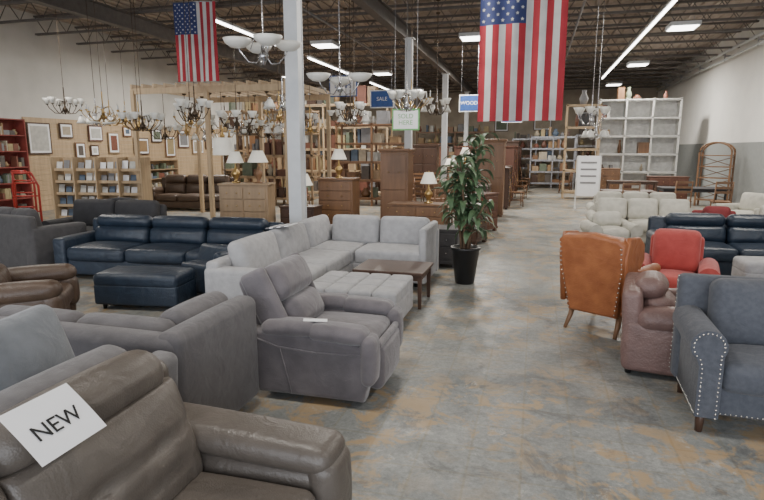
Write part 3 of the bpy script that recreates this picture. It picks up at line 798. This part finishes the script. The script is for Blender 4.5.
protos=[dresser('wood_dresser',1.1,.5,.9,wood_m,2,3,(-2.4,16.6,0),0),
        dresser('wood_chest',.7,.5,1.25,wood_d,1,5,(-2.2,18.4,0),0),
        dresser('wood_armoire',.95,.55,1.85,wood_r,2,2,(-2.3,20.4,0),0,crown=True),
        bookcase('bookcase',.95,.35,1.9,5,wood_t,(-2.3,22.4,0),0),
        table('dining_table',(-2.4,24.4,0),0,1.5,.9,.76,wood_r),
        dresser('wood_armoire',.8,.5,1.6,wood_t,2,3,(-2.3,26.3,0),0,crown=True)]
nm=['wood_dresser','wood_chest','wood_armoire','bookcase','dining_table','wood_armoire']; hh=[.9,1.25,0,0,.76,0]
for yi,y in enumerate((21.8,24.0,26.4,28.8,30.6)):
    for xi,x in enumerate((-12.4,-10.8,-9.2,-7.6,-6.0,-4.4)):
        k=random.randrange(6); xx=x+random.uniform(-.05,.05)
        dup(protos[k],nm[k],(xx,y,0),0)
        if hh[k] and random.random()<.7: lamp(random.randrange(3),(xx,y,hh[k]))
for y,k in ((17.6,1),(19.2,1),(20.6,2),(22.2,3),(23.8,2),(25.8,3),(28.6,0),(30.2,2)):
    dup(protos[k],nm[k],(-1.0,y,0),90)
for x,y,rz in ((-2.6,15.2,180),(-2.7,25.25,0),(-2.1,25.25,0),(-2.4,23.55,180),(-5.6,15.5,20),(-6.6,15.3,190),(-1.9,11.9,200),(-2.0,13.1,30),(-2.6,13.9,150),(-3.6,16.2,10),(-4.0,15.6,200),(-3.9,19.0,0),(-3.3,19.6,45),(-3.0,17.6,170),(-.55,18.4,100),(-.5,21.4,80),(-.5,24.8,95),(-.4,27.0,90),(1.2,24.5,-90),(1.3,25.4,-80),(.4,30,10),(1.4,30,0),(2.6,28,0)): dup(ch,'dining_chair',(x,y,0),rz)
table('dining_table',(1.6,29,0),0,1.6,.9,.76,wood_m); dresser('wood_chest',.8,.5,1.1,wood_m,1,4,(2.6,22.4,0),0)
dresser('wood_hutch',1.0,.5,1.9,wood_d,2,3,(-3.9,20.3,0),0,crown=True); dresser('wood_armoire',.9,.55,2.1,wood_d,2,2,(-1.05,27.2,0),90,crown=True)
# cardboard boxes pile (stacked on the floor at the far end of the aisle)
def boxes(loc):
    b=B()
    for x,z,w,h in ((-.5,0,.5,.4),(.05,0,.55,.45),(.6,0,.45,.5),(-.45,.4,.4,.35),(.1,.45,.45,.3),(-.4,.75,.35,.3)): b.rbox(wood_t,(w,.45,h),(x,0,z+h/2),.01)
    return b.obj('cardboard_boxes',loc)
bx=boxes((.2,29.5,0)); dup(bx,'cardboard_boxes',(2.7,26.3,0),10); dup(bx,'cardboard_boxes',(-3.0,30.6,0),-5)
lamp(0,(-2.4,16.6,.9)); lamp(2,(-2.2,18.4,1.25)); lamp(1,(-2.4,24.4,.76))

# ------------------------------------------------------------ signs & art
def hsign(loc,w,h,m,txt,tm,border=paper):
    b=B(); b.box(border,(w,.02,h),(0,0,0)); b.box(m,(w-.06,.026,h-.06),(0,0,0))
    for s_ in (-1,1): b.cyl(metal_g,(s_*w*.4,0,h/2),(s_*w*.4,0,ZC-.6-loc[2]),.004,n=4)
    o=b.obj('hanging_sign',loc); text_part(txt,h*.3,o,(0,-.016,0),(R(90),0,0),tm)
hsign((-5.5,16.0,3.6),.85,.6,paper,'LAMPS',signb,signb); hsign((-4.3,15.9,3.2),.7,.5,signb,'SALE',paper); hsign((-2.0,17.4,3.15),.6,.5,signb,'WOOD',paper)
hsign((-2.55,11.25,2.38),.56,.42,paper,'SOLD\nHERE',signg,signg)
hsign((-1.1,26,3.2),.9,.5,signb,'DECOR',paper)
def art(loc,rz,w,h,c,fm=wood_d):
    b=B(); b.box(fm,(w,.03,h),(0,0,0)); b.box(paper,(w-.08,.034,h-.08),(0,0,0)); b.box(c,(w-.2,.038,h-.2),(0,0,0))
    b.obj('framed_picture',loc,rz)
art((XL+.08,13.4,2.1),90,.8,.9,goods[2])
for i,(yy,zz,w_,h_) in enumerate(((14.4,2.35,.5,.45),(14.9,1.75,.4,.5),(15.6,2.3,.6,.5),(16.4,2.0,.5,.7),(17.1,2.4,.4,.35),(17.8,1.9,.8,.6),(18.7,2.3,.6,.5),(19.5,1.9,.6,.8),(20.4,2.2,.7,.7),(21.4,1.9,.8,.6),(22.3,2.2,.6,.8),(15.5,1.75,.35,.35))):
    art((XL+.08,yy,zz),90,w_,h_,goods[i%9],woods[i%6])
art((.3,YB-.03,3.2),0,1.0,.7,goods[0]); art((-2,YB-.03,3.2),0,.8,.8,goods[6]); art((2.6,YB-.03,3.4),0,1.0,.9,goods[8])

# ------------------------------------------------------------ camera
cam=bpy.data.cameras.new('camera'); co=bpy.data.objects.new('camera',cam); bpy.context.scene.collection.objects.link(co)
cam.sensor_width=36; cam.lens=26.4; cam.clip_end=200
co.location=(0,0,1.8); co.rotation_euler=(R(79.78),0,R(15.14)); bpy.context.scene.camera=co
